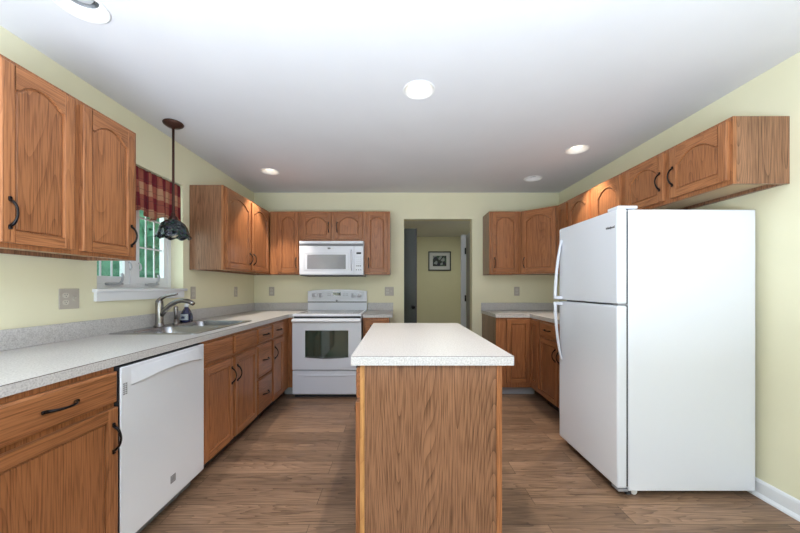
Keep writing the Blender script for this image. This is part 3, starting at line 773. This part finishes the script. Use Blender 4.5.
m = MB()
for r in range(5):
    for q in range(3): m.box(.680+q*.021, .695+q*.021, -.0012, -.0002, .105+r*.026, .120+r*.026, 0 if r else 1)
for q in range(3): m.lathe([(.007, -.0002), (.007, -.0014), (0, -.0015)], (.682+q*.026, 0, .065), 12, 1, 'y')
m.build('keypad', [white_app2, grey_plas], P)

# ------------------------------------------------------------------ fridge
t = thing('refrigerator', 'white top-freezer refrigerator standing against the right wall', 'refrigerator', (1.333, 2.566, 0), -R90)
fw = .681
MB().box(.002, fw-.002, .0, .735, .036, 1.663, bev=.006).build('body', white_app, t)
MB().box(.008, fw-.008, -.008, -.0002, .06, 1.655).build('door_gasket', dark_gap, t)
FD = MB().box(0, fw, -.066, -.0085, 1.117, 1.668, bev=.010, seg=3).build('freezer_door', white_app, t)
RD = MB().box(0, fw, -.066, -.0085, .052, 1.107, bev=.010, seg=3).build('fridge_door', white_app, t)
hx = .045
def bow(z0, z1, zflip):
    m = MB(); pts = []; rs = []
    n = 14
    for i in range(n+1):
        u = i/n                                    # 0 at the split, 1 at the far tip
        z = z0+(z1-z0)*u
        out = .050*math.cos(u*PI/2)**.8 if u < 1 else 0
        pts.append((hx, -.068-out, z)); rs.append(.0125-.004*u)
    m.tube(pts, rs, seg=10); m.box(hx-.011, hx+.011, -.118, -.0662, min(z0, z0+zflip*.024), max(z0, z0+zflip*.024), bev=.003)
    return m
bow(1.122, 1.578, 1).build('handle', white_app, FD)
bow(1.102, .655, -1).build('handle', white_app, RD)
cu = bpy.data.curves.new('brand_lettering', 'FONT'); cu.body = 'Whirlpool'; cu.size = .019; cu.extrude = .0006; cu.align_x = 'CENTER'; cu.offset = .0005
cu.materials.append(black_plain)
_t = bpy.data.objects.new('text_source', cu); COL.objects.link(_t)
lm = bpy.data.meshes.new_from_object(_t.evaluated_get(bpy.context.evaluated_depsgraph_get())); lm.name = 'brand_lettering'
bpy.data.objects.remove(_t)
lo = bpy.data.objects.new('brand_lettering', lm); COL.objects.link(lo); lo.parent = FD
lo.location = (fw-.064, -.0664, 1.562); lo.rotation_euler = (PI/2, 0, 0)
MB().box(fw-.10, fw-.004, -.060, .055, 1.6685, 1.686, bev=.004).build('hinge_cover', white_app, t)
MB().box(fw-.05, fw-.006, -.058, -.002, 1.1075, 1.1165).build('middle_hinge', grey_plas, t)
MB().box(.01, fw-.01, -.006, .02, .012, .035).build('base_grille', dark_gap, t)
MB().box(fw-.06, fw+.001, -.060, -.005, .036, .0515).build('bottom_hinge', grey_plas, t)
for x in (.04, fw-.035):
    MB().lathe([(.017, -.010), (.019, -.006), (.019, .006), (.017, .010)], (x, .05, .0192), 18, axis='x').build('roller', white_plas, t)
    MB().lathe([(.017, -.010), (.019, -.006), (.019, .006), (.017, .010)], (min(x+.09, fw-.16), .62, .0192), 18, axis='x').build('roller', white_plas, t)
MB().box(.01, fw-.05, .021, .72, .020, .035).build('underside_pan', dark_gap, t)

# ------------------------------------------------------------------ window dressing and pendant
r = MB().tube([(XL-.030, WY0+.004, 2.072), (XL-.030, WY1-.004, 2.072)], .008, 0, 10).build('curtain_rod', bronze_red)
tag(r, 'thin dark rod across the top of the sink window', 'curtain rod')
nu, nv = 110, 16; me_v = []; uvs = []
for i in range(nu+1):
    u = i/nu; y = WY0+.012+(WY1-WY0-.024)*u
    sw_ = math.sin(u*2*PI*13+.6*math.sin(u*21))
    length = .335 + .028*math.cos(u*2*PI*3.2+.5)
    for j in range(nv+1):
        v = j/nv; z = 2.094-length*v
        amp = .008+.026*v
        x = XL-.018 + amp*sw_*(0.6+.4*math.sin(u*37)) - (.004 if v < .12 else 0)
        if .04 < v < .1: x = XL-.0175+.003*sw_
        me_v.append((x, y, z)); uvs.append((u*1.75+.012*math.sin(u*67), v*length))
me = bpy.data.meshes.new('valance')
me.from_pydata(me_v, [], [(i*(nv+1)+j, (i+1)*(nv+1)+j, (i+1)*(nv+1)+j+1, i*(nv+1)+j+1) for i in range(nu) for j in range(nv)])
ul = me.uv_layers.new(name='UVMap')
for lp in me.loops: ul.data[lp.index].uv = uvs[lp.vertex_index]
me.polygons.foreach_set('use_smooth', [True]*len(me.polygons)); me.materials.append(plaid)
v = bpy.data.objects.new('valance', me); COL.objects.link(v)
sm = v.modifiers.new('thick', 'SOLIDIFY'); sm.thickness = .002
tag(v, 'gathered burgundy and tan plaid valance over the sink window', 'valance')

PX, PY = -1.684, 2.455
t = thing('pendant_lamp', 'dark bronze pendant lamp with scalloped mosaic shade over the sink', 'pendant lamp', (PX, PY, 0))
MB().lathe([(0, 2.449), (.064, 2.449), (.069, 2.442), (.065, 2.432), (.045, 2.418), (.012, 2.408), (.008, 2.40)], seg=28).build('ceiling_canopy', bronze_red, t)
MB().lathe([(.0085, 2.412), (.0085, 2.10), (.0085, 1.775), (.0085, 1.765)], seg=12).build('stem', bronze_red, t)
MB().lathe([(.010, 1.772), (.016, 1.765), (.014, 1.752), (.026, 1.742), (.032, 1.722), (.03, 1.705)], seg=20).build('socket_cap', bronze_red, t)
prof = [(.028, 1.722), (.050, 1.712), (.074, 1.692), (.090, 1.662), (.098, 1.632), (.104, 1.606), (.115, 1.588)]
def ruf(i, th, r, z):
    k = max(0, (i % len(prof2)-2) if i < len(prof) else (len(prof2)-1-i-2))/4
    return r*(1+.05*k*math.cos(9*th)), z+.008*k*math.cos(9*th+.8)
prof2 = prof + [(r-.004, z-.002) for r, z in reversed(prof)]
MB().lathe(prof2, seg=72, ruffle=ruf, cap=False).build('shade', mosaic, t)
MB().lathe([(.013, 1.702), (.018, 1.68), (.032, 1.65), (.036, 1.625), (.028, 1.600), (.012, 1.588), (0, 1.586)], seg=20).build('bulb', cream, t)

# ------------------------------------------------------------------ recessed ceiling lights
labels = ['unlit recessed ceiling light nearest the camera, above left wall cabinet', 'lit recessed ceiling light directly above the island', 'lit recessed ceiling light near the left back corner',
          'lit recessed ceiling light above the fridge side cabinets', 'small unlit recessed ceiling light near the right back corner']
for (x, y, on), lb in zip(CANS, labels):
    t = thing('ceiling_light', lb, 'ceiling light', (x, y, H), 0, 'recessed ceiling lights')
    MB().lathe([(.100, -.0005), (.101, -.003), (.097, -.006), (.090, -.005), (.080, .008), (.066, .028), (.060, .034)], seg=36, cap=False).build('trim_ring', can_white, t)
    MB().lathe([(.0602, .034), (.058, .050), (.056, .07), (.055, .12), (0, .121)], seg=36, cap=False).build('reflector', can_white if on else can_metal, t)
    MB().lathe([(0, .030), (.024, .031), (.040, .037), (.045, .048), (.040, .07), (.026, .11)], seg=28).build('bulb', lamp_on if on else lamp_off, t)
    if on:
        d = bpy.data.lights.new('can_light', 'SPOT'); d.energy = CAN_POWER; d.color = CAN_COL; d.spot_size = math.radians(74); d.spot_blend = .35; d.shadow_soft_size = .035
        o = bpy.data.objects.new('can_light', d); COL.objects.link(o); o.parent = t; o.location = (0, 0, -.012)

# ------------------------------------------------------------------ wall plates
def wall_plate(label, loc, rz, gang, items):
    t = thing('wall_outlet', label, 'outlet', loc, rz, 'grey wall plates')
    pw = .07 if gang == 1 else .116
    MB().box(-pw/2, pw/2, -.006, -.0005, -.0575, .0575, bev=.002, seg=1).build('cover_plate', plate_m, t)
    for k, it in enumerate(items):
        cx = 0 if gang == 1 else (-.023 if k == 0 else .023)
        if it == 'outlet':
            for z in (-.020, .020):
                m = MB(); m.prism(rrect(cx, z, .034, .028, .012, 4), 'y', -.0085, -.0062)
                m2 = MB()
                for dx in (-.006, .006): m2.box(cx+dx-.001, cx+dx+.001, -.0092, -.0086, z+.001, z+.009)
                m2.lathe([(.0024, -.0086), (.0024, -.0092), (0, -.0093)], (cx, 0, z-.006), 8, axis='y')
                rc = m.build('receptacle', ivory, t); m2.build('slots', dark_gap, rc)
        else:
            m = MB(); m.box(cx-.005, cx+.005, -.0072, -.0062, -.012, .012); m.prism([(-.0073, -.004), (-.018, .006), (-.017, .010), (-.0073, .006)], 'x', cx-.004, cx+.004)
            m.build('switch', ivory, t)
OH = 1.162
wall_plate('double grey wall plate with outlet and switch, left wall near wall cabinet', (XL, 1.865, 1.148), R90, 2, ['outlet', 'switch'])
wall_plate('grey wall plate on left wall beside the window sill', (XL, 2.995, OH), R90, 1, ['outlet'])
wall_plate('grey outlet plate on left wall beneath the corner wall cabinet', (XL, 3.785, OH), R90, 1, ['outlet'])
wall_plate('grey outlet plate on back wall left of the range', (-1.645, YB, OH), 0, 1, ['outlet'])
wall_plate('double grey plate with outlet and switch between range and doorway', (-.108, YB, OH), 0, 2, ['outlet', 'switch'])
wall_plate('grey outlet plate on back wall right of the doorway', (1.557, YB, OH), 0, 1, ['outlet'])

# ------------------------------------------------------------------ outside
g = MB().box(-30, -2.3, -12, 26, -.55, -.5); struct('ground', g, lawn_m)
def tree(label, x, y, h, rad, seed, nl=2600):
    rnd = random.Random(seed)
    t = thing('tree', label, 'tree', (x, y, -.5), 0, 'leafy trees outside the sink window')
    MB().tube([(0, 0, 0), (.05, .02, h*.3), (0, .05, h*.6), (.02, 0, h*.85)], [.14, .11, .08, .03], 0, 10).build('trunk', bark, t)
    m = MB()
    for i in range(nl):
        th = rnd.random()*2*PI; ph = math.acos(2*rnd.random()-1); r = rad*(.55+.45*rnd.random())*(1+.15*math.sin(3*th)+.12*math.cos(5*ph))
        c = Vector((r*math.sin(ph)*math.cos(th), r*math.sin(ph)*math.sin(th), h*.52+h*.50*math.cos(ph)*(r/rad)))
        s = .09+.08*rnd.random()
        a = Vector((rnd.uniform(-1, 1), rnd.uniform(-1, 1), rnd.uniform(-1, 1))).normalized(); b2 = a.orthogonal().normalized(); d2 = a.cross(b2)
        m.faces([c-b2*s, c+d2*s*.5, c+b2*s, c-d2*s*.5], [(0, 1, 2, 3)])
    core = [(0, h*.08), (rad*.45, h*.13), (rad*.75, h*.3), (rad*.82, h*.52), (rad*.72, h*.74), (rad*.42, h*.92), (0, h*.98)]
    m.lathe(core, seg=18, ruffle=lambda i, th, r, z: (r*(1+.12*math.sin(4*th+i)), z), cap=False)
    m.build('crown', leaf_a, t, weld=False, normals=False)
tree('leafy green tree seen through the left casement', -6.6, 6.9, 5.2, 1.7, 1)
tree('leafy green tree seen through the right casement', -6.9, 10.4, 5.6, 1.7, 2)
